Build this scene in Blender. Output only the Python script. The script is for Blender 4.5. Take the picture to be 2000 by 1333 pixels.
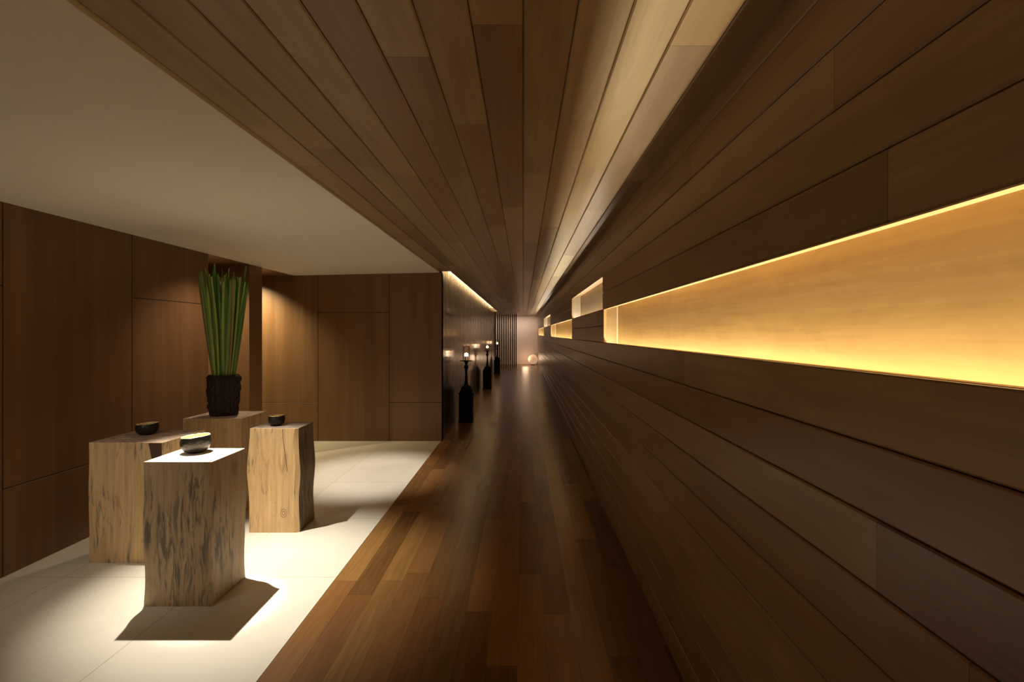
import bpy, bmesh, math, random
from mathutils import Vector, Matrix, noise

random.seed(7)
S = bpy.context.scene
for o in list(bpy.data.objects): bpy.data.objects.remove(o)
C = S.collection
R = math.radians
EYE = 1.5          # eye height of the photograph

# ------------------------------------------------------------------ camera
cd = bpy.data.cameras.new('camera'); cam = bpy.data.objects.new('camera', cd); C.objects.link(cam)
cam.location = (0, 0, EYE); cam.rotation_euler = (R(90), 0, 0)
cd.sensor_width = 36; cd.lens = 918/2000*36
cd.shift_x = -22/2000; cd.shift_y = -14.5/2000
cd.clip_start = .02; cd.clip_end = 100
S.camera = cam
S.view_settings.view_transform = 'Standard'; S.view_settings.look = 'None'
S.view_settings.gamma = 1; S.view_settings.exposure = 0.0
try: S.view_settings.use_curve_mapping = False
except Exception: pass

# ------------------------------------------------------------------ world (dim warm fill added through the open back of the room)
w = bpy.data.worlds.new('world'); S.world = w; w.use_nodes = True
w.node_tree.nodes['Background'].inputs[0].default_value = (1, .77, .54, 1)
w.node_tree.nodes['Background'].inputs[1].default_value = 0.42

# ------------------------------------------------------------------ lights
WARM = (1, .92, .78); GOLD = (1, .80, .48); PALE = (1, .86, .66)
def spot(name, loc, target, watt, half, blend, col=WARM, size=.012):
    l = bpy.data.lights.new(name, 'SPOT'); l.energy = watt; l.color = col
    l.spot_size = R(2*half); l.spot_blend = blend; l.shadow_soft_size = size
    o = bpy.data.objects.new(name, l); C.objects.link(o); o.location = loc
    o.rotation_euler = (Vector(target)-Vector(loc)).to_track_quat('-Z', 'Y').to_euler(); return o
def strip(name, loc, direction, length, width, watt, col, spread=180):
    l = bpy.data.lights.new(name, 'AREA'); l.shape = 'RECTANGLE'; l.size = width; l.size_y = length
    l.energy = watt; l.color = col; l.spread = R(spread)
    o = bpy.data.objects.new(name, l); C.objects.link(o); o.location = loc
    d = Vector(direction).normalized(); yv = Vector((0,1,0)); z = -d; x = yv.cross(z).normalized(); yv = z.cross(x)
    o.matrix_world = Matrix.Translation(loc) @ Matrix((x, yv, z)).transposed().to_4x4(); return o
def point(name, loc, watt, col, r=.02):
    l = bpy.data.lights.new(name, 'POINT'); l.energy = watt; l.color = col; l.shadow_soft_size = r
    o = bpy.data.objects.new(name, l); C.objects.link(o); o.location = loc; return o

spot('downlight_or_fill', (-2.26, 3.14, 2.325), (-1.58, 2.90, 0), 520, 27.5, 1.0)
spot('block_top_fill', (-2.262, 3.142, 2.325), (-1.878, 2.785, .794), 760, 8.4, 1.0)  # added narrow spot, whitens the front block's top and its bounce
spot('downlight_or_fill', (-2.70, 1.45, 2.28), (-2.45, 3.07, .45), 58, 27, 1.0, WARM, .16)  # added fill spot, only there to brighten the fronts of the blocks
spot('downlight_or_fill', (-1.72, 4.80, 2.325), (-1.62, 5.02, 0), 230, 24, .8, (1, .90, .78))
spot('downlight_or_fill', (-2.62, 4.62, 2.30), (-3.1, 4.45, .65), 48, 50, 1.0, (1, .78, .52))
# passage behind the left wall: two wall washers
spot('downlight_or_fill', (-3.72, 5.10, 2.29), (-3.45, 5.50, 1.1), 110, 48, 1.0, (1, .78, .46))
spot('downlight_or_fill', (-3.86, 6.12, 2.29), (-3.72, 6.60, 1.05), 190, 54, 1.0, (1, .82, .46))
# end of the corridor
strip('end_light', (-.4, 22.2, 2.30), (0, .15, -1), .4, 1.9, 19, (1, .76, .60))

NICHES = [  # y0, y1, lower?, gold?, watt per metre
    (-2.6, 4.03, True, True, 5.2),
    (4.09, 6.67, False, False, 2.9),
    (6.67, 11.75, True, True, 5.2),
    (12.0, 15.8, False, False, 3.2),
    (15.8, 21.1, True, True, 5.2)]
ZR = lambda k: EYE + .64 - .1435*k            # seams of the right wall
for y0, y1, low, gold, wpm in NICHES:
    zs = ZR(5) if low else ZR(3)
    strip('niche_light', (.752, (y0+y1)/2, zs-.080), (-.38, 0, 1), (y1-y0)-.04, .012, wpm*(y1-y0), GOLD if gold else PALE)
# cove over the corridor's left wall
strip('cove_light', (-1.035, 12.75, 2.53), (-.3, 0, -1), 12.1, .012, 25, (1, .66, .30))

# ------------------------------------------------------------------ material helpers
class NT:
    def __init__(s, name):
        s.m = bpy.data.materials.new(name); s.m.use_nodes = True; s.t = s.m.node_tree; s.n = s.t.nodes; s.b = s.n['Principled BSDF']
    def new(s, t, **k):
        x = s.n.new(t)
        for a, v in k.items(): setattr(x, a, v)
        return x
    def link(s, a, b): s.t.links.new(a, b)
    def put(s, sock, v):
        if isinstance(v, bpy.types.NodeSocket): s.link(v, sock)
        else: sock.default_value = v
    def math(s, op, a, b=0., c=0.):
        x = s.new('ShaderNodeMath', operation=op); s.put(x.inputs[0], a); s.put(x.inputs[1], b); s.put(x.inputs[2], c); return x.outputs[0]
    def xyz(s):
        t = s.new('ShaderNodeTexCoord'); q = s.new('ShaderNodeSeparateXYZ'); s.link(t.outputs['Object'], q.inputs[0]); return q.outputs
    def comb(s, a, b, c):
        x = s.new('ShaderNodeCombineXYZ'); s.put(x.inputs[0], a); s.put(x.inputs[1], b); s.put(x.inputs[2], c); return x.outputs[0]
    def noise(s, v, scale, detail=4, rough=.55, dist=0.):
        x = s.new('ShaderNodeTexNoise'); s.put(x.inputs['Vector'], v); x.inputs['Scale'].default_value = scale
        x.inputs['Detail'].default_value = detail; x.inputs['Roughness'].default_value = rough; x.inputs['Distortion'].default_value = dist
        return x.outputs['Fac']
    def white(s, v):
        x = s.new('ShaderNodeTexWhiteNoise', noise_dimensions='3D'); s.put(x.inputs['Vector'], v); return x.outputs['Value']
    def ramp(s, f, stops):
        x = s.new('ShaderNodeValToRGB'); s.put(x.inputs[0], f); e = x.color_ramp.elements
        while len(e) < len(stops): e.new(.5)
        for i, (p, c) in enumerate(stops): e[i].position = p; e[i].color = (*c, 1) if len(c) == 3 else c
        return x.outputs[0]
    def mix(s, f, a, b, mode='MIX'):
        x = s.new('ShaderNodeMix', data_type='RGBA', blend_type=mode); s.put(x.inputs[0], f)
        s.put(x.inputs[6], (*a, 1) if isinstance(a, tuple) and len(a) == 3 else a); s.put(x.inputs[7], (*b, 1) if isinstance(b, tuple) and len(b) == 3 else b)
        return x.outputs[2]
    def bump(s, h, strength=.2, dist=.01):
        x = s.new('ShaderNodeBump'); x.inputs['Strength'].default_value = strength; x.inputs['Distance'].default_value = dist
        s.put(x.inputs['Height'], h); s.link(x.outputs[0], s.b.inputs['Normal'])
    def base(s, c): s.put(s.b.inputs['Base Color'], (*c, 1) if isinstance(c, tuple) else c)
    def rough(s, r): s.put(s.b.inputs['Roughness'], r)

def sc(c, k): return tuple(x*k for x in c)

def planks(name, across, width, off, length, cols, rough=.3, seam=.0, figure=.5, spread=1.0, rvar=.10):
    """boards along Y, side by side along the axis `across` (0 = x, 2 = z)"""
    t = NT(name); q = t.xyz(); u = q[across]; v = q[1]
    k = t.math('FLOOR', t.math('DIVIDE', t.math('SUBTRACT', u, off), width))
    r1 = t.white(t.comb(k, 3.7, 1.1))
    vv = t.math('ADD', t.math('DIVIDE', v, length), t.math('MULTIPLY', r1, 5.))
    b = t.math('FLOOR', vv); r2 = t.white(t.comb(k, b, 9.2)); r3 = t.white(t.comb(k, b, 4.4))
    gv = t.comb(t.math('MULTIPLY', u, 26.), t.math('MULTIPLY', v, 1.3), t.math('MULTIPLY', r2, 40.))
    g = t.noise(gv, 1.0, 6, .62, 1.4)
    fine = t.noise(t.comb(t.math('MULTIPLY', u, 260.), t.math('MULTIPLY', v, 7.), r2), 1.0, 3, .6)
    fig = t.noise(t.comb(t.math('MULTIPLY', u, 7.), t.math('MULTIPLY', v, 2.2), t.math('MULTIPLY', r3, 30.)), 1.0, 3, .5, .8)
    f = t.math('ADD', t.math('MULTIPLY', g, .46), t.math('ADD', t.math('MULTIPLY', fine, .10), t.math('MULTIPLY', fig, .28*figure*2-.09)))
    f = t.math('ADD', f, t.math('MULTIPLY', t.math('SUBTRACT', r2, .5), .42*spread))
    col = t.ramp(f, [(.12, cols[0]), (.42, cols[1]), (.66, cols[2]), (.9, cols[3])])
    col = t.mix(t.math('MULTIPLY', r3, .45*spread), col, (cols[1][0]*1.1, cols[1][1]*.82, cols[1][2]*.78))
    fr = t.math('FRACT', vv); butt = t.math('LESS_THAN', fr, .0018/length*1.)
    col = t.mix(t.math('MULTIPLY', butt, .75), col, sc(cols[0], .25))
    if seam:
        fu = t.math('FRACT', t.math('DIVIDE', t.math('SUBTRACT', u, off), width))
        d = t.math('MINIMUM', fu, t.math('SUBTRACT', 1., fu)); ln = t.math('LESS_THAN', d, seam/width)
        col = t.mix(t.math('MULTIPLY', ln, .7), col, sc(cols[0], .3))
    t.base(col)
    t.rough(t.math('ADD', rough-rvar/2, t.math('MULTIPLY', fig, rvar)))
    t.bump(t.math('ADD', t.math('MULTIPLY', fine, .15), t.math('MULTIPLY', fig, .5)), .05, .001)
    return t.m

def veneer(name, cols, rough=.38, axis='x', stretch=1.0, bump=.05, coat=0.):
    """vertical grain veneer"""
    t = NT(name); q = t.xyz(); u = t.math('ADD', q[0], q[1]) if axis == 'xy' else q[{'x':0,'y':1}[axis]]
    band = t.noise(t.comb(t.math('MULTIPLY', u, 9.), t.math('MULTIPLY', q[2], .35), 0.), 1., 4, .65, .2)
    fine = t.noise(t.comb(t.math('MULTIPLY', u, 150.), t.math('MULTIPLY', q[2], 1.6), 4.), 1., 3, .6)
    f = t.math('ADD', t.math('MULTIPLY', band, .75), t.math('MULTIPLY', fine, .25))
    t.base(t.ramp(f, [(.25, cols[0]), (.5, cols[1]), (.75, cols[2])]))
    t.rough(t.math('ADD', rough-.1, t.math('MULTIPLY', band, .22)))
    t.bump(t.math('ADD', band, t.math('MULTIPLY', fine, .15)), bump*6, .004)
    if coat: t.b.inputs['Coat Weight'].default_value = coat; t.b.inputs['Coat Roughness'].default_value = .08
    return t.m

def plain(name, col, rough=.5, metal=0., bumps=None, clean=False):
    t = NT(name); q = t.new('ShaderNodeTexCoord').outputs['Object']
    n = t.noise(q, 6, 4); t.base(t.ramp(n, [(.3, sc(col, .985 if clean else .86)), (.7, sc(col, 1.0 if clean else 1.12))]))
    t.rough(rough); t.b.inputs['Metallic'].default_value = metal
    if bumps: t.bump(t.noise(q, bumps[0], 4), bumps[1], bumps[2])
    return t.m
def glow(name, col, strength, base=(1,.9,.8)):
    t = NT(name); t.base(base); t.b.inputs['Emission Color'].default_value = (*col, 1); t.b.inputs['Emission Strength'].default_value = strength
    return t.m

TEAK = [(.105,.055,.026), (.190,.112,.054), (.265,.170,.086), (.37,.25,.13)]
M = {}
M['ceil'] = planks('ceiling_teak', 0, .1456, -1.165, 1.9, [(c[0]*1.5, c[1]*1.8, c[2]*2.05) for c in TEAK], .38, spread=1.15, figure=.8)
M['wall'] = planks('wall_teak', 2, .1435, ZR(11), 2.6, [(c[0]*1.4, c[1]*1.5, c[2]*1.5) for c in TEAK], .32, spread=1.0, figure=.8)
M['floor'] = planks('floor_teak', 0, .14, -1.1475, 1.25, [(.085,.036,.011), (.190,.094,.029), (.30,.160,.050), (.41,.25,.085)], .27, seam=.0007, spread=1.1, rvar=.0)
M['veneer_x'] = veneer('walnut_veneer_x', [(.150,.075,.034), (.205,.108,.048), (.27,.148,.068)], .40, 'x')
M['veneer_y'] = veneer('walnut_veneer_y', [(.125,.060,.028), (.175,.088,.040), (.23,.122,.056)], .38, 'y')
M['lacquer'] = veneer('lacquered_veneer', [(.040,.024,.011), (.070,.043,.020), (.115,.074,.036)], .27, 'y', bump=.035, coat=.25)
M['soffit'] = plain('soffit_wood', (.16,.085,.045), .5)
M['backing'] = plain('dark_backing', (.02,.010,.005), .7)
M['plaster'] = plain('plaster', (.84,.80,.71), .85, clean=True)
M['endwall'] = plain('end_plaster', (.70,.60,.53), .8, clean=True)
M['slat'] = plain('dark_slat', (.012,.005,.0035), .6)
M['black'] = plain('blackened_iron', (.010,.009,.008), .42, .3, (60, .3, .003))
M['ebony'] = plain('ebony_box', (.0035,.0025,.0025), .5); M['ebony'].node_tree.nodes['Principled BSDF'].inputs['Specular IOR Level'].default_value = .18

def leaf_panel(name, cols, horizontal=True):
    t = NT(name); q = t.xyz()
    n = t.noise(t.comb(q[0], t.math('MULTIPLY', q[1], 1.5 if horizontal else 14.), t.math('MULTIPLY', q[2], 40. if horizontal else .9)), 1., 5, .6, .5)
    patch = t.white(t.comb(t.math('FLOOR', t.math('DIVIDE', q[1], .62)), t.math('FLOOR', t.math('DIVIDE', t.math('ADD', q[2], .065), .145)), 2.))
    blot = t.noise(t.comb(q[0], t.math('MULTIPLY', q[1], 5.), t.math('MULTIPLY', q[2], 9.)), 1., 4, .6, 1.)
    f = t.math('ADD', t.math('MULTIPLY', n, .5), t.math('ADD', t.math('MULTIPLY', blot, .35), t.math('MULTIPLY', patch, .15)))
    t.base(t.ramp(f, [(.25, cols[0]), (.5, cols[1]), (.75, cols[2])])); t.rough(.5)
    t.b.inputs['Metallic'].default_value = .25
    return t.m
M['gold_panel'] = leaf_panel('gold_leaf_panel', [(.36,.24,.095), (.48,.335,.14), (.58,.42,.19)])
M['silver_panel'] = leaf_panel('silver_leaf_panel', [(.50,.44,.35), (.64,.57,.46), (.74,.68,.57)], False)
M['pale_panel'] = leaf_panel('pale_leaf_panel', [(.30,.23,.14), (.42,.33,.20), (.52,.42,.27)], False)
M['glint'] = plain('painted_glint', (.88,.80,.68), .4)  # pale colour standing in for the LED glint in the niche corners
M['lip'] = plain('maple_edge', (.72,.50,.27), .5)

# stone floor
t = NT('limestone_tiles'); q = t.xyz()
fx = t.math('FRACT', t.math('DIVIDE', t.math('ADD', q[0], 1.91+9.2), .92)); fy = t.math('FRACT', t.math('DIVIDE', t.math('SUBTRACT', q[1], 2.893-9.2), .92))
def edge(f):
    return t.math('LESS_THAN', t.math('MINIMUM', f, t.math('SUBTRACT', 1., f)), .0022/.92)
ln = t.math('MAXIMUM', edge(fx), edge(fy))
tile = t.white(t.comb(t.math('FLOOR', t.math('DIVIDE', t.math('ADD', q[0], 11.11), .92)), t.math('FLOOR', t.math('DIVIDE', t.math('SUBTRACT', q[1], 2.893-9.2), .92)), 1.))
tc = t.new('ShaderNodeTexCoord').outputs['Object']
cloud = t.noise(tc, 1.6, 5, .55, .6)
vein = t.math('ABSOLUTE', t.math('SUBTRACT', t.noise(tc, 1.1, 6, .6, 1.2), .5))
veinm = t.math('MULTIPLY', t.math('LESS_THAN', vein, .0025), .10)
cc = t.ramp(t.math('ADD', t.math('MULTIPLY', cloud, .8), t.math('MULTIPLY', tile, .2)), [(.3, (.60,.55,.46)), (.7, (.71,.66,.56))])
cc = t.mix(veinm, cc, (.38,.30,.21)); cc = t.mix(t.math('MULTIPLY', ln, .65), cc, (.24,.19,.13))
t.base(cc); t.rough(.42); t.bump(cloud, .03, .01); M['stone'] = t.m

def block_mat(name, seed, cols, streak, dark, sat=.93, knot=None):
    t = NT(name); q = t.xyz(); u = t.math('ADD', q[0], t.math('MULTIPLY', q[1], .83))
    grain = t.noise(t.comb(t.math('MULTIPLY', u, 46.), t.math('MULTIPLY', q[2], 2.2), seed), 1., 5, .6, .6)
    col = t.ramp(grain, [(.25, cols[0]), (.5, cols[1]), (.75, cols[2])])
    wob = t.noise(t.comb(t.math('MULTIPLY', u, 3.), t.math('MULTIPLY', q[2], 3.), seed+4), 1., 2)
    s1 = t.noise(t.comb(t.math('MULTIPLY', t.math('ADD', u, t.math('MULTIPLY', wob, .05)), 44.), t.math('MULTIPLY', q[2], 5.0), seed+9.), 1., 4, .66, .5)
    area = t.noise(t.comb(t.math('MULTIPLY', u, 5.5), t.math('MULTIPLY', q[2], 2.4), seed+2.), 1., 2, .5)
    m = t.math('MULTIPLY', t.ramp(s1, [(streak, (0,0,0)), (streak+.10, (1,1,1))]), t.ramp(area, [(.40, (0,0,0)), (.56, (1,1,1))]))
    col = t.mix(t.math('MULTIPLY', m, .85), col, dark)
    s2 = t.noise(t.comb(t.math('MULTIPLY', u, 16.), t.math('MULTIPLY', q[2], 3.4), seed+19.), 1., 3, .6, .8)
    col = t.mix(t.math('MULTIPLY', t.ramp(s2, [(.60, (0,0,0)), (.70, (1,1,1))]), .45), col, sc(cols[0], .55))
    pin = t.new('ShaderNodeTexVoronoi'); t.link(t.comb(t.math('MULTIPLY', u, 1.), q[2], seed), pin.inputs['Vector']); pin.inputs['Scale'].default_value = 16
    col = t.mix(t.math('MULTIPLY', t.math('LESS_THAN', pin.outputs['Distance'], .045), .8), col, (.05,.02,.01))
    if knot:
        dx = t.math('SUBTRACT', q[0], knot[0]); dz = t.math('MULTIPLY', t.math('SUBTRACT', q[2], knot[1]), .7)
        d = t.math('ADD', t.math('SQRT', t.math('ADD', t.math('MULTIPLY', dx, dx), t.math('MULTIPLY', dz, dz))), t.math('MULTIPLY', wob, .012))
        ring = t.math('MULTIPLY', t.math('GREATER_THAN', t.math('SINE', t.math('MULTIPLY', d, 520.)), .25), t.math('LESS_THAN', d, .030))
        col = t.mix(t.math('MULTIPLY', ring, .55), col, (.12,.055,.025))
    hs = t.new('ShaderNodeHueSaturation'); hs.inputs['Saturation'].default_value = sat; t.link(col, hs.inputs['Color']); col = hs.outputs[0]
    t.base(col); t.rough(.6); t.bump(grain, .25, .003); return t.m
def top_mat(name, seed, a, b, dark):
    t = NT(name); q = t.xyz()
    n = t.noise(t.comb(t.math('MULTIPLY', q[0], 6.), t.math('MULTIPLY', q[1], 6.), seed), 1., 6, .62, 1.6)
    col = t.ramp(n, [(.35, b), (.6, a)])
    m = t.noise(t.comb(t.math('MULTIPLY', q[0], 9.), t.math('MULTIPLY', q[1], 26.), seed+5), 1., 5, .65, 1.2)
    col = t.mix(t.ramp(m, [(.55, (0,0,0)), (.66, (1,1,1))]), col, dark)
    t.base(col); t.rough(.6); t.bump(n, .2, .003); return t.m
PINE = [(.34,.205,.078), (.45,.288,.115), (.54,.365,.155)]
M['b1'] = block_mat('spalted_pine_dark', 1.3, [sc(c, 1.15) for c in PINE], .49, (.10,.10,.085), .78)
M['b2'] = block_mat('spalted_pine_gold', 17.2, [sc(c, 1.5) for c in PINE], .525, (.15,.15,.12), .88)
M['b3'] = block_mat('clean_pine', 31.7, [sc(c, 1.2) for c in PINE], .62, (.20,.15,.10))
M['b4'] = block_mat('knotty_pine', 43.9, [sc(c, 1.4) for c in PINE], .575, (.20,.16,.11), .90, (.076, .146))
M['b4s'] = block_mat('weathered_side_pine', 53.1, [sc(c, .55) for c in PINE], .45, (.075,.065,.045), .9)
M['t1'] = top_mat('pale_end_grain', 2.0, (.70,.60,.46), (.62,.50,.36), (.60,.48,.34))
M['t2'] = top_mat('weathered_end_grain', 8.0, (.46,.33,.24), (.30,.20,.15), (.13,.09,.08))
M['t4'] = top_mat('grey_end_grain', 14.0, (.36,.28,.22), (.22,.16,.13), (.10,.075,.065))
M['t3'] = top_mat('white_end_grain', 24.0, (.58,.46,.38), (.34,.25,.22), (.12,.09,.09))
M['bark'] = plain('bark_wedge', (.10,.055,.035), .8, bumps=(60, .6, .004))

# ------------------------------------------------------------------ mesh helpers
def mesh_obj(name, bm, mats, parent=None, smooth=False):
    me = bpy.data.meshes.new(name); bmesh.ops.recalc_face_normals(bm, faces=bm.faces); bm.to_mesh(me); bm.free()
    for m in (mats if isinstance(mats, (list, tuple)) else [mats]): me.materials.append(m)
    if smooth:
        for p in me.polygons: p.use_smooth = True
    o = bpy.data.objects.new(name, me); C.objects.link(o)
    if parent: o.parent = parent
    return o
def bx(bm, x0, x1, y0, y1, z0, z1, bev=0., seg=1, mat=0):
    vs = [bm.verts.new((x, y, z)) for x in (x0, x1) for y in (y0, y1) for z in (z0, z1)]
    fs = [bm.faces.new([vs[i] for i in f]) for f in ((0,1,3,2), (4,6,7,5), (0,4,5,1), (2,3,7,6), (0,2,6,4), (1,5,7,3))]
    for f in fs: f.material_index = mat
    if bev:
        es = list({e for f in fs for e in f.edges})
        bmesh.ops.bevel(bm, geom=es, offset=bev, segments=seg, affect='EDGES', profile=.5)
def struct(name, bm, mats, parent=None):
    o = mesh_obj(name, bm, mats, parent)
    if not parent: o['kind'] = 'structure'
    return o
def tag(o, label, cat, group=None):
    o['label'] = label; o['category'] = cat
    if group: o['group'] = group
    return o
def thing(name, loc, label, cat, group=None, rz=0):
    o = bpy.data.objects.new(name, None); C.objects.link(o); o.empty_display_size = .1
    o.location = loc; o.rotation_euler = (0, 0, rz); return tag(o, label, cat, group)
def lathe(bm, prof, n=48, cx=0, cy=0, fn=None, mat=0, close=True):
    rings = []
    for i, (r, z) in enumerate(prof):
        ring = []
        for k in range(n):
            a = 2*math.pi*k/n; p = Vector((cx+r*math.cos(a), cy+r*math.sin(a), z))
            if fn: p = fn(p, a, i)
            ring.append(bm.verts.new(p))
        rings.append(ring)
    for a, b in zip(rings, rings[1:]):
        for k in range(n):
            f = bm.faces.new((a[k], a[(k+1) % n], b[(k+1) % n], b[k])); f.material_index = mat
    if close:
        for r in (rings[0], rings[-1]):
            try: f = bm.faces.new(r); f.material_index = mat
            except ValueError: pass
    return rings

YB = -2.6; YE = 22.9; YF = 6.557
CZ = EYE + .867                                             # wood ceiling
# ------------------------------------------------------------------ floors
bm = bmesh.new(); bx(bm, -1.1475, .80, YB, YE, -.06, 0); struct('floor', bm, M['floor'])
bm = bmesh.new(); bx(bm, -5.0, -1.1505, YB, YF+.06, -.06, -.0005); struct('floor.001', bm, M['stone'])
bm = bmesh.new(); bx(bm, -1.1503, -1.1477, YB, YF+.02, -.05, -.006); struct('trim_1', bm, M['backing'])
bm = bmesh.new(); bx(bm, -3.2, -1.1477, 19.0, YE, -.06, 0); struct('floor.002', bm, M['floor'])

# ------------------------------------------------------------------ wood ceiling, one bevelled board per strip
bm = bmesh.new()
k = 0; x = -1.165
while x < .69:
    x1 = min(x+.1456, .715)
    y1 = YF+.01 if k == 0 else YE
    bx(bm, x+.0012, x1-.0012, YB, y1, CZ, CZ+.022, .0045)
    x += .1456; k += 1
bx(bm, -1.0, .83, YB, YE, CZ+.021, CZ+.05)
bx(bm, -1.166, -1.0, YB, YF, CZ+.021, CZ+.05)
struct('ceiling', bm, M['ceil'])
# plaster ceiling, very slightly falling to the left
bm = bmesh.new()
z0, z1 = EYE+.810, EYE+.852
v = [bm.verts.new(p) for p in ((-3.2,YB,z0), (-1.168,YB,z1), (-1.168,YF+.02,z1), (-3.2,YF+.02,z0), (-3.2,YB,2.48), (-1.168,YB,2.48), (-1.168,YF+.02,2.48), (-3.2,YF+.02,2.48))]
for f in ((0,1,2,3), (4,7,6,5), (0,4,5,1), (1,5,6,2), (2,6,7,3), (3,7,4,0)): bm.faces.new([v[i] for i in f])
struct('ceiling.001', bm, M['plaster'])
bm = bmesh.new(); bx(bm, -5.0, -3.2005, 4.2, YF+.05, EYE+.810, 2.48); struct('ceiling.002', bm, M['soffit'])
bm = bmesh.new(); bx(bm, -3.2, -1.0, 19.0, YE, CZ, CZ+.05); struct('ceiling.003', bm, M['ceil'])

# ------------------------------------------------------------------ panelled veneer walls
def panel_wall(name, axis, plane, face, cuts, mat, zlow, ztop, backing=True, thick=.02, deep=.10):
    """cuts: list of (u0, u1, [z joints]); axis x or y is the run, plane the face coordinate, face +1/-1 where it looks"""
    bm = bmesh.new(); a, b = sorted((plane, plane-face*thick)); c, d = sorted((plane-face*.003, plane-face*deep))
    for u0, u1, zs in cuts:
        lv = [zlow]+sorted(zs)+[ztop]
        for p, q_ in zip(lv, lv[1:]):
            g = .0036
            if axis == 'y': bx(bm, a, b, u0+g, u1-g, p+(g if p > zlow else 0), q_-(g if q_ < ztop else 0), .0007)
            else: bx(bm, u0+g, u1-g, a, b, p+(g if p > zlow else 0), q_-(g if q_ < ztop else 0), .0007)
    us = min(c_[0] for c_ in cuts); ue = max(c_[1] for c_ in cuts)
    if axis == 'y': bx(bm, c, d, us, ue, zlow, ztop, mat=1)
    else: bx(bm, us, ue, c, d, zlow, ztop, mat=1)
    return struct(name, bm, [mat, M['backing']])
UP, LO = EYE+.295, EYE-.960
panel_wall('wall_left', 'y', -3.2, 1, [(YB, .98, [LO]), (.98, 1.935, [LO]), (1.935, 2.89, [UP]), (2.89, 3.845, [LO]), (3.845, 4.78, [UP])], M['veneer_y'], 0, EYE+.812)
# fin between the two openings
bm = bmesh.new(); bx(bm, -4.9, -3.2, 5.49, 5.76, 0, EYE+.811, .001); struct('wall_fin', bm, M['veneer_x'])
bm = bmesh.new(); bx(bm, -5.0, -4.9, 4.2, YF+.05, 0, EYE+.811); struct('wall_passage', bm, M['veneer_y'])
bm = bmesh.new(); bx(bm, -4.9, -3.3, 4.66, 4.775, 0, EYE+.811); struct('wall_passage_side', bm, M['veneer_x'])
panel_wall('wall_back', 'x', YF, -1, [(-4.9, -3.82, [LO]), (-3.82, -2.864, [LO]), (-2.864, -1.871, [UP]), (-1.871, -1.135, [LO])], M['veneer_x'], 0, EYE+.850)
# corridor's left wall, runs up behind the cove slot
cuts = []; y = YF+.002; alt = 0
for y1 in (6.9, 8.26, 9.62, 10.98, 12.34, 13.7, 15.06, 16.42, 17.78, 18.86):
    cuts.append((y, y1, [UP] if alt % 2 == 1 else [LO])); y = y1; alt += 1
panel_wall('wall_corridor_left', 'y', -1.135, 1, cuts, M['lacquer'], 0, 2.60)
bm = bmesh.new(); bx(bm, -1.135, -1.0, YF+.02, 18.86, 2.60, 2.63); bx(bm, -1.0, -.985, YF+.02, 18.86, CZ+.05, 2.60); bx(bm, -1.235, -.985, YF-.0, YF+.02, CZ+.023, 2.60); bx(bm, -1.235, -.985, 18.86, 18.88, CZ+.023, 2.6); struct('trim_2', bm, M['plaster'])
bm = bmesh.new(); bx(bm, -1.26, -1.10, 18.88, 19.0, 0, CZ, .002); struct('trim_3', bm, M['slat'])

# ------------------------------------------------------------------ right wall: bevelled boards with openings for the niches
bm = bmesh.new()
rows = [(CZ+.02, ZR(-1))]+[(ZR(i), ZR(i+1)) for i in range(-1, 14)]+[(ZR(14), 0)]
def holes(i):      # i = index into rows ; boards between ZR(i-1) and ZR(i)
    hs = []
    for y0, y1, low, gold, _ in NICHES:
        a = 3 if low else 1
        if i-2 in (a, a+1): hs.append((y0, y1))
    return sorted(hs)
for i, (zt, zb) in enumerate(rows):
    y = YB; segs = []
    for a, b in holes(i):
        if a > y: segs.append((y, a))
        y = max(y, b)
    if y < YE: segs.append((y, YE))
    for a, b in segs: bx(bm, .69, .713, a+.0004, b-.0004, zb+.0014, zt-.0014, .0042)
struct('wall_right', bm, M['wall'])
bm = bmesh.new(); bx(bm, .96, 1.0, YB, YE, 0, CZ+.05); bx(bm, .714, .96, YB, YE, 0, .05); struct('wall_right_core', bm, M['backing'])

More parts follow.
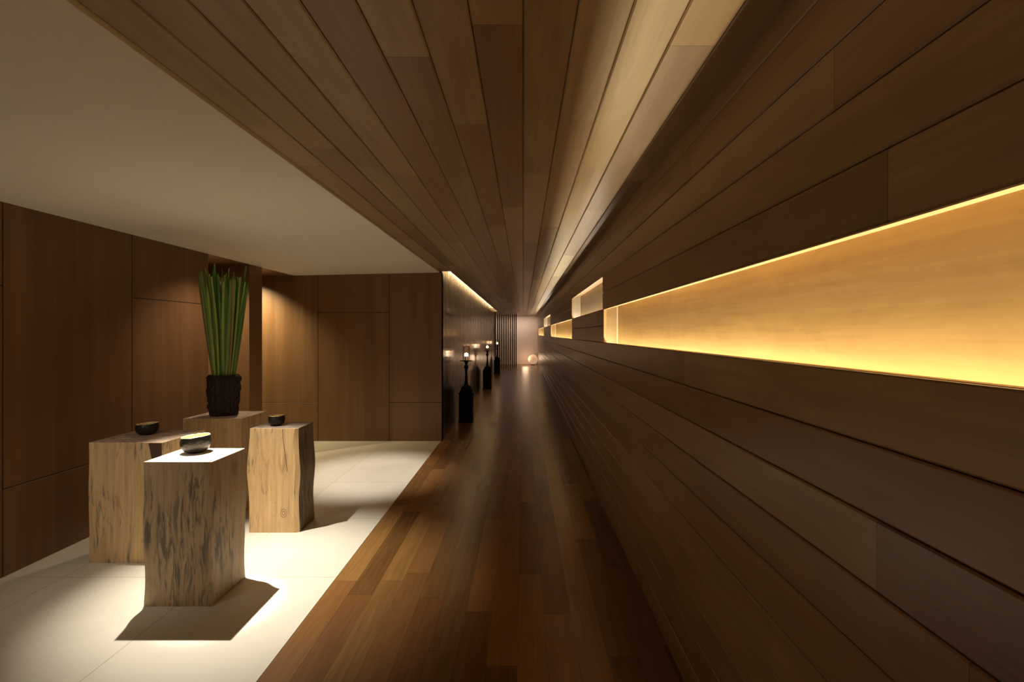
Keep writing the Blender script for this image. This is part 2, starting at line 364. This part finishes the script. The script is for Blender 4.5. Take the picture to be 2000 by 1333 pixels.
NL = ['long gold-lit recess in the right wall, nearest and widest of the lit recesses',
      'pale silver-lit recess just beyond and above the long gold one',
      'gold-lit recess in the middle of the right wall, below the first silver one',
      'small silver-lit recess high on the far right wall',
      'smallest gold-lit recess beside the end wall on the right']
for (y0, y1, low, gold, _), lab in zip(NICHES, NL):
    zs, zt = (ZR(5), ZR(3)) if low else (ZR(3), ZR(1))
    t_ = thing('light_niche', (.7135, (y0+y1)/2, zs), lab, 'niche', 'lit recesses of the right wall')
    L = lambda p: (p[0]-.69, p[1]-(y0+y1)/2, p[2]-zs)
    def lb(bm, x0, x1, a, b, c, d): bx(bm, x0-.7135, x1-.7135, a-(y0+y1)/2, b-(y0+y1)/2, c-zs, d-zs)
    pm = M['gold_panel'] if gold else M['pale_panel']
    zlo, zhi = zs-.10, zt+.03
    bm = bmesh.new(); lb(bm, .81, .83, y0, y1, zlo, zhi); mesh_obj('back_panel', bm, pm, t_)
    bm = bmesh.new(); lb(bm, .7135, .81, y1-.006, y1-.0005, zlo, zhi); mesh_obj('end_panel', bm, M['pale_panel'] if gold else M['silver_panel'], t_)
    bm = bmesh.new(); lb(bm, .8005, .8095, y1-.012, y1-.0062, zlo, zhi); mesh_obj('corner_glint', bm, M['glint'], t_)  # added thin strip, its pale colour paints the bright corner line
    bm = bmesh.new(); lb(bm, .7135, .81, y0+.0005, y0+.006, zlo, zhi); mesh_obj('end_panel', bm, pm, t_)
    bm = bmesh.new(); lb(bm, .7135, .83, y0, y1, zhi, zhi+.01); lb(bm, .7135, .83, y0, y1, zlo-.01, zlo); mesh_obj('recess_box', bm, M['lip'], t_)
    bm = bmesh.new(); lb(bm, .742, .762, y0+.01, y1-.01, zlo, zlo+.012); mesh_obj('light_strip', bm, M['lip'], t_)
    # maple edging around the opening
    bm = bmesh.new()
    bx(bm, .6895, .7133, y0, y1, zt-.0035, zt-.0003); bx(bm, .6895, .7133, y1-.004, y1-.0003, zs, zt-.004)
    bx(bm, .6905, .7133, y0, y1, zs+.0003, zs+.002)
    struct('trim_%d' % (5+NICHES.index((y0, y1, low, gold, _))), bm, M['lip'])

# ------------------------------------------------------------------ end of the corridor
bm = bmesh.new(); bx(bm, -3.2, .96, YE, YE+.1, 0, CZ+.05); struct('wall_end', bm, M['endwall'])
bm = bmesh.new(); bx(bm, -.36, .69, YE-.035, YE-.001, CZ-.11, CZ-.002, .003); struct('trim_4', bm, M['endwall'])
bm = bmesh.new(); bx(bm, -3.2, .69, YE-.012, YE-.001, 0.001, .07, .002); struct('baseboard_end', bm, M['endwall'])
bm = bmesh.new(); bx(bm, -3.3, -3.2, 18.9, YE, 0, CZ); struct('wall_end_left', bm, M['endwall'])
scr = thing('slat_screen', (-.7, 21.2, 0), 'screen of dark upright wooden slats in front of the pale end wall', 'screen')
for k in range(11):
    bm = bmesh.new(); x = -1.155+.083*k; bx(bm, x+.7-.025, x+.7+.025, -.06, .06, .0, CZ-.004, .003); mesh_obj('slat', bm, M['slat'], scr)

orb = thing('globe_lamp', (.46, 22.5, 0), 'glowing round globe lamp on the floor against the end wall', 'lamp')
bm = bmesh.new(); lathe(bm, [(.0, .0), (.10, .0), (.11, .012), (.10, .03), (.0, .03)], 32, close=False); mesh_obj('base', bm, M['black'], orb)
t = NT('alabaster_globe'); q = t.xyz(); n = t.noise(t.comb(q[0], q[1], t.math('MULTIPLY', q[2], 1.5)), 5., 4, .6, 1.)
cc = t.ramp(n, [(.35, (1, .42, .17)), (.6, (1, .70, .45))])
t.base((.85,.66,.46)); t.rough(.25); t.link(cc, t.b.inputs['Emission Color']); t.b.inputs['Emission Strength'].default_value = .45; M['orb'] = t.m
bm = bmesh.new(); lathe(bm, [(.235*math.sin(math.pi*i/28)+1e-4, .262-.235*math.cos(math.pi*i/28)) for i in range(29)], 48, close=False)
mesh_obj('globe', bm, M['orb'], orb, True)
point('globe_light', (.10, 22.35, .36), 7, (1, .66, .40), .15)

# ------------------------------------------------------------------ wooden blocks
def block(name, x0, x1, y0, y1, h, mats, label, seed, wav=.006, chamfer=0., flare=0.):
    root = thing(name, ((x0+x1)/2, (y0+y1)/2, 0), label, 'pedestal', 'timber block pedestals')
    cx, cy = (x0+x1)/2, (y0+y1)/2; nz = 22; bm = bmesh.new(); rings = []
    # corner outline with several points per side
    def outline(z):
        t_ = z/h; pts = []
        def wv(k, s=1.): return wav*s*(noise.noise(Vector((seed+k*3.1, z*3.2, 0)))*1.6)
        ax0, ax1 = x0+wv(1)-flare*(1-t_)**2*.0, x1+wv(2)+flare*(1-t_); ay0, ay1 = y0, y1+wv(4)
        c = chamfer*(.75+.9*noise.noise(Vector((seed+9, z*4., 2)))) if chamfer else .003
        c = max(c, .002)
        cs = .35 if chamfer else 1
        pts = [(ax0+.003, ay0), (ax1-c, ay0), (ax1, ay0+c*cs), (ax1, ay1-.003), (ax1-.003, ay1), (ax0+.003, ay1), (ax0, ay1-.003), (ax0, ay0+.003)]
        return pts
    zs = [h*i/nz for i in range(nz+1)]; zs[-1] = h-.002
    for z in zs: rings.append([bm.verts.new((px-cx, py-cy, z)) for px, py in outline(z)])
    top = [bm.verts.new(((px-cx)*.994, (py-cy)*.993, h)) for px, py in outline(h)]; rings.append(top)
    n = 8
    for a, b in zip(rings, rings[1:]):
        for k in range(n):
            f = bm.faces.new((a[k], a[(k+1) % n], b[(k+1) % n], b[k]))
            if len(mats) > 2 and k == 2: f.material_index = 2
    bm.faces.new(rings[0]); f = bm.faces.new(top); f.material_index = 1
    mesh_obj('block_body', bm, mats, root); return root
B1 = block('timber_block', -2.088, -1.71, 2.583, 2.90, .794, [M['b1'], M['t1']], 'front timber block, brightly lit on top, heavily grey-streaked sides', 3, .008)
B2 = block('timber_block', -2.843, -2.358, 3.074, 3.48, .787, [M['b2'], M['t2']], 'wide timber block nearest the left wall, carrying a black bowl', 11, .004)
B3 = block('timber_block', -2.825, -2.34, 3.90, 4.28, .793, [M['b3'], M['t3']], 'rear timber block carrying the vase of tall green leaves', 21, .003)
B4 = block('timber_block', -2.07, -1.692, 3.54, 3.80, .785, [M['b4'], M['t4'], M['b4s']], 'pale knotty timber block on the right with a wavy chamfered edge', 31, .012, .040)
# bark wedge let into the left block
bm = bmesh.new(); w0 = [(.150,.787-.004), (.236,.787-.004), (.236,.65), (.190,.60), (.176,.66)]
f0 = [bm.verts.new((x, -.2045, z)) for x, z in w0]; f1 = [bm.verts.new((x, -.195, z)) for x, z in w0]
bm.faces.new(f0); bm.faces.new(f1)
for i in range(5): bm.faces.new((f0[i], f0[(i+1) % 5], f1[(i+1) % 5], f1[i]))
o = mesh_obj('bark_wedge', bm, M['bark'], B2); o['label'] = 'dark brown bark wedge'
# fine drying cracks
def crack(parent, pts, wdt=.0016):
    bm = bmesh.new(); prev = None
    for x, y, z in pts:
        a = [bm.verts.new((x+dx, y+dy, z)) for dx, dy in ((-wdt, -.0006), (wdt, -.0006), (wdt, .003), (-wdt, .003))]
        if prev:
            for i in range(4): bm.faces.new((prev[i], prev[(i+1) % 4], a[(i+1) % 4], a[i]))
        else: bm.faces.new(a)
        prev = a
    bm.faces.new(prev); mesh_obj('drying_crack', bm, M['backing'], parent)
crack(B4, [(.068, -.130, .78), (.070, -.130, .72), (.078, -.130, .66), (.088, -.130, .58), (.104, -.130, .46)])

# ------------------------------------------------------------------ bowls
t = NT('hammered_black_iron'); q = t.new('ShaderNodeTexCoord').outputs['Object']
t.base(t.ramp(t.noise(q, 30, 4), [(.3, (.008,.007,.006)), (.8, (.028,.022,.017))])); t.rough(.42); t.b.inputs['Metallic'].default_value = .25
t.bump(t.noise(q, 55, 3), .7, .006); M['iron'] = t.m
t = NT('gold_lining'); q = t.new('ShaderNodeTexCoord').outputs['Object']
t.base(t.ramp(t.noise(q, 60, 4), [(.3, (.74,.55,.24)), (.7, (.92,.76,.42))])); t.rough(.45); t.b.inputs['Metallic'].default_value = .35
t.bump(t.noise(q, 90, 3), .5, .004); M['gold'] = t.m
def bowl(x, y, z, r, h, tilt, label, seed):
    root = thing('bowl', (x, y, z), label, 'bowl', 'black bowls with gold lining')
    prof = [(.42*r, .0), (.50*r, .012*h), (.79*r, .15*h), (.94*r, .34*h), (.99*r, .55*h), (1.0*r, .70*h), (.97*r, .86*h), (.93*r, .96*h), (.925*r, 1.0*h)]
    def warp(jag):
        def fn(p, a, i):
            t_ = p.z/h; n_ = noise.noise(Vector((math.cos(a)*2+seed, math.sin(a)*2, t_*2)))
            p.x *= 1+.03*n_; p.y *= 1+.03*n_
            if t_ > .3: p.z += tilt*math.cos(a-.15)*(t_-.3)/.7 + (.012*r/.09*noise.noise(Vector((math.cos(a)*9, math.sin(a)*9, seed)))*.35 if t_ > .93 else 0)
            return p
        return fn
    bm = bmesh.new(); lathe(bm, prof, 64, fn=warp(1), close=False)
    bm.faces.new([v for v in bm.verts][:64])
    mesh_obj('bowl_body', bm, M['iron'], root, True)
    inner = [(.925*r, 1.0*h), (.915*r, 1.02*h), (.895*r, 1.0*h), (.90*r, .9*h), (.94*r, .72*h), (.93*r, .52*h), (.84*r, .32*h), (.62*r, .15*h), (.3*r, .08*h), (.001, .07*h)]
    bm = bmesh.new(); lathe(bm, inner, 64, fn=warp(1), close=False); mesh_obj('gold_lining', bm, M['gold'], root, True)
    return root
bowl(-1.950, 2.800, .794, .079, .096, .005, 'largest black bowl, on the brightly lit front block, gold inside', 2.0)
bowl(-2.660, 3.325, .787, .068, .077, .003, 'black bowl on the left block, gold inside with a ragged rim', 5.5)
bowl(-1.922, 3.665, .785, .060, .077, .001, 'smallest black bowl, on the knotty right-hand block', 9.1)

# ------------------------------------------------------------------ vase with long leaves
t = NT('charred_bark'); q = t.xyz()
n = t.noise(t.comb(t.math('MULTIPLY', q[0], 30.), t.math('MULTIPLY', q[1], 30.), t.math('MULTIPLY', q[2], 4.)), 1., 5, .65, .8)
t.base(t.ramp(n, [(.3, (.008,.004,.003)), (.6, (.030,.015,.009)), (.8, (.055,.030,.018))])); t.rough(.62); t.bump(n, .9, .012); M['charred'] = t.m
VX, VY, VZ = -2.603, 4.085, .793
vase = thing('vase_of_leaves', (VX, VY, VZ), 'charred bark vase packed with tall upright green leaves on the rear block', 'plant')
bm = bmesh.new(); NR, NA = 36, 110; rings = []
def vr(a, t_):
    c, s = math.cos(a), math.sin(a)
    rib = .012*abs(math.sin(a*9+1.3*noise.noise(Vector((c*2, s*2, t_*1.5)))))
    chunk = .030*max(0, noise.noise(Vector((c*2.6+7, s*2.6, t_*4.2))))*(.3+.7*abs(c))+ .010*noise.noise(Vector((c*7, s*7, t_*12)))
    edge_ = .020*max(0, 1-abs(t_-.72)/.4)*(abs(c)**3)
    r = .108+rib+chunk+edge_ - .012*max(0, .15-t_)/.15 - .014*max(0, t_-.94)/.06
    return r
for i in range(NR+1):
    t_ = i/NR; z = .350*t_; ring = []
    for k in range(NA):
        a = 2*math.pi*k/NA; r = vr(a, t_); z_ = z+(.008*noise.noise(Vector((math.cos(a)*5, math.sin(a)*5, 0))) if i == NR else 0)
        ring.append(bm.verts.new((r*math.cos(a), r*.82*math.sin(a), z_)))
    rings.append(ring)
inn = [bm.verts.new((v.co.x*.80, v.co.y*.80, .348)) for v in rings[-1]]; deep = [bm.verts.new((v.co.x*.78, v.co.y*.78, .27)) for v in rings[-1]]
rings += [inn, deep]
for a, b in zip(rings, rings[1:]):
    for k in range(NA): bm.faces.new((a[k], a[(k+1) % NA], b[(k+1) % NA], b[k]))
bm.faces.new(rings[0]); bm.faces.new(deep); mesh_obj('vase', bm, M['charred'], vase)

def leafm(name, lo, hi):
    t = NT(name); q = t.xyz(); n = t.noise(t.comb(t.math('MULTIPLY', q[0], 90.), t.math('MULTIPLY', q[1], 90.), t.math('MULTIPLY', q[2], 3.)), 1., 3)
    t.base(t.mix(n, lo, hi)); t.rough(.42); t.b.inputs['Subsurface Weight'].default_value = 0; return t.m
LM = [leafm('leaf_deep', (.085,.20,.050), (.13,.28,.07)), leafm('leaf_mid', (.13,.27,.06), (.20,.36,.09)), leafm('leaf_light', (.30,.42,.09), (.40,.52,.13)), leafm('leaf_dry', (.34,.26,.10), (.42,.32,.16))]
rnd = random.Random(11)
NLEAF = 98
for i in range(NLEAF):
    a = rnd.uniform(0, 2*math.pi); rr = math.sqrt(rnd.random())
    bx_, by_ = .088*rr*math.cos(a), .062*rr*math.sin(a)
    sp = rnd.uniform(.92, 1.1)
    tx, ty = .205*rr*math.cos(a)*sp+rnd.uniform(-.02, .02)-.008, .15*rr*math.sin(a)*sp+rnd.uniform(-.02, .02)
    H = rnd.gauss(1.215, .035)-.07*max(0, math.cos(a))*rr; H = min(max(H, 1.03), 1.325)
    if i == 0: bx_, by_, tx, ty, H = .085, -.01, .235, -.03, 1.17
    if i in (1, 2): H = 1.31
    wd = rnd.uniform(.009, .0145); yaw = rnd.uniform(-.9, .9); nseg = 14
    dirx = Vector((math.cos(yaw), math.sin(yaw), 0)); nrm = Vector((-math.sin(yaw), math.cos(yaw), 0))
    cutt = rnd.random() < .72; bend = rnd.uniform(-.012, .012)
    bm = bmesh.new(); prev = None
    for s in range(nseg+1):
        t_ = s/nseg; z = .29+(H-.29)*t_
        px = bx_+(tx-bx_)*(t_**1.12)+bend*math.sin(t_*math.pi); py = by_+(ty-by_)*(t_**1.12)
        wdt = wd*(.8+.2*math.sin(t_*math.pi))
        if t_ > .9: wdt *= (.75 if cutt else max(.08, (1-t_)/.1))
        c = Vector((px, py, z)); th = .0022
        zc = (wdt*.5 if (cutt and s == nseg) else 0)
        ring = [bm.verts.new(c-dirx*wdt+Vector((0,0,-zc))), bm.verts.new(c+nrm*th*1.0-nrm*wdt*.25), bm.verts.new(c+dirx*wdt+Vector((0,0,zc))), bm.verts.new(c-nrm*th-nrm*wdt*.25)]
        if prev:
            for k in range(4): bm.faces.new((prev[k], prev[(k+1) % 4], ring[(k+1) % 4], ring[k]))
        else: bm.faces.new(ring)
        prev = ring
    bm.faces.new(prev)
    u = rnd.random(); mm = LM[0] if u < .42 else LM[1] if u < .82 else LM[2] if u < .95 else LM[3]
    mesh_obj('leaf', bm, mm, vase)

# ------------------------------------------------------------------ candle stands along the corridor's left wall
t = NT('hurricane_glass'); tr = t.new('ShaderNodeBsdfTransparent'); gl = t.new('ShaderNodeBsdfGlossy'); gl.inputs['Roughness'].default_value = .03
tr.inputs[0].default_value = (.97, .93, .91, 1)
lw = t.new('ShaderNodeLayerWeight'); lw.inputs[0].default_value = .25; mx = t.new('ShaderNodeMixShader'); t.link(t.math('MULTIPLY', lw.outputs['Fresnel'], .3), mx.inputs[0])
t.link(tr.outputs[0], mx.inputs[1]); t.link(gl.outputs[0], mx.inputs[2]); t.link(mx.outputs[0], t.n['Material Output'].inputs[0]); M['glass'] = t.m
M['wax'] = glow('lit_wax', (1, .80, .58), 7.0); M['flame'] = glow('flame', (1, .66, .36), 9)
def stand(y, which, watt):
    x = -.972
    ped = thing('box_pedestal', (x, y, 0), 'black box pedestal under the %s candlestick' % which, 'pedestal', 'black candle pedestals')
    bm = bmesh.new(); bx(bm, -.112, .112, -.112, .112, .03, .485, .004); mesh_obj('body', bm, M['ebony'], ped)
    bm = bmesh.new(); bx(bm, -.120, .120, -.120, .120, .0, .03, .004); mesh_obj('plinth', bm, M['ebony'], ped)
    bm = bmesh.new(); bx(bm, -.122, .122, -.122, .122, .485, .508, .005); mesh_obj('cap', bm, M['ebony'], ped)
    cs = thing('candlestick', (x, y, .508), '%s black turned candlestick along the corridor wall' % which, 'candlestick', 'black candlesticks')
    bm = bmesh.new(); lathe(bm, [(.0,0),(.090,0),(.094,.02),(.086,.05),(.070,.065),(.074,.08),(.062,.095),(.040,.115),(.030,.14)], 40, close=False); mesh_obj('foot', bm, M['ebony'], cs, True)
    for q4 in range(4):
        bm = bmesh.new()
        a = q4*math.pi/2+math.pi/4; d = Vector((math.cos(a), math.sin(a), 0)); s_ = Vector((-d.y, d.x, 0))
        pr = [(.05, .0), (.125, .0), (.128, .03), (.105, .045), (.098, .08), (.07, .10), (.05, .105)]
        A = [bm.verts.new(d*r+s_*.012+Vector((0,0,z))) for r, z in pr]; Bv = [bm.verts.new(d*r-s_*.012+Vector((0,0,z))) for r, z in pr]
        bm.faces.new(A); bm.faces.new(Bv)
        for k in range(len(pr)): bm.faces.new((A[k], A[(k+1) % len(pr)], Bv[(k+1) % len(pr)], Bv[k]))
        mesh_obj('scroll_foot', bm, M['ebony'], cs)
    bm = bmesh.new(); lathe(bm, [(.030,.14),(.027,.18),(.022,.24),(.018,.32),(.017,.355),(.026,.362),(.026,.370),(.016,.376),(.026,.39),(.037,.412),(.037,.43),(.026,.452),(.018,.462),(.024,.470),(.022,.485),(.034,.505),(.050,.518)], 40, close=False); mesh_obj('stem', bm, M['ebony'], cs, True)
    bm = bmesh.new(); lathe(bm, [(.0,.518),(.105,.522),(.112,.527),(.105,.532),(.0,.532)], 48, close=False); mesh_obj('drip_plate', bm, M['ebony'], cs, True)
    bm = bmesh.new()
    for q4 in range(3):
        a = q4*2*math.pi/3+.4; c, s_ = math.cos(a), math.sin(a); bx(bm, .026*c-.004, .026*c+.004, .026*s_-.004, .026*s_+.004, .531, .60)
    lathe(bm, [(.0,.598),(.036,.598),(.036,.604),(.0,.604)], 32, close=False); mesh_obj('candle_cup', bm, M['ebony'], cs)
    ca = thing('candle', (x, y, .508+.6045), 'lit stub candle in the %s candlestick' % which, 'candle', 'lit corridor candles')
    bm = bmesh.new(); lathe(bm, [(.0,0),(.031,0),(.031,.045),(.026,.050),(.0,.046)], 32, close=False); mesh_obj('wax', bm, M['wax'], ca, True)
    bm = bmesh.new(); lathe(bm, [(.001,.046),(.005,.050),(.005,.054),(.003,.060),(.0008,.066)], 16, close=False); mesh_obj('flame', bm, M['flame'], ca, True)
    g = bmesh.new(); lathe(g, [(.0625,0),(.0625,.25),(.0600,.25),(.0600,0),(.0625,0)], 48, close=False); bmesh.ops.remove_doubles(g, verts=g.verts, dist=1e-5)
    go = mesh_obj('hurricane_glass', g, M['glass'], None, True); go.location = (x, y, .508+.5325); tag(go, 'clear glass cylinder around the %s candle' % which, 'glass', 'candle glasses')
    point('candle_light', (x, y, .508+.68), watt, (1, .55, .26), .018)
stand(8.02, 'nearest', .45); stand(12.72, 'middle', .8); stand(17.52, 'farthest', 1.3)
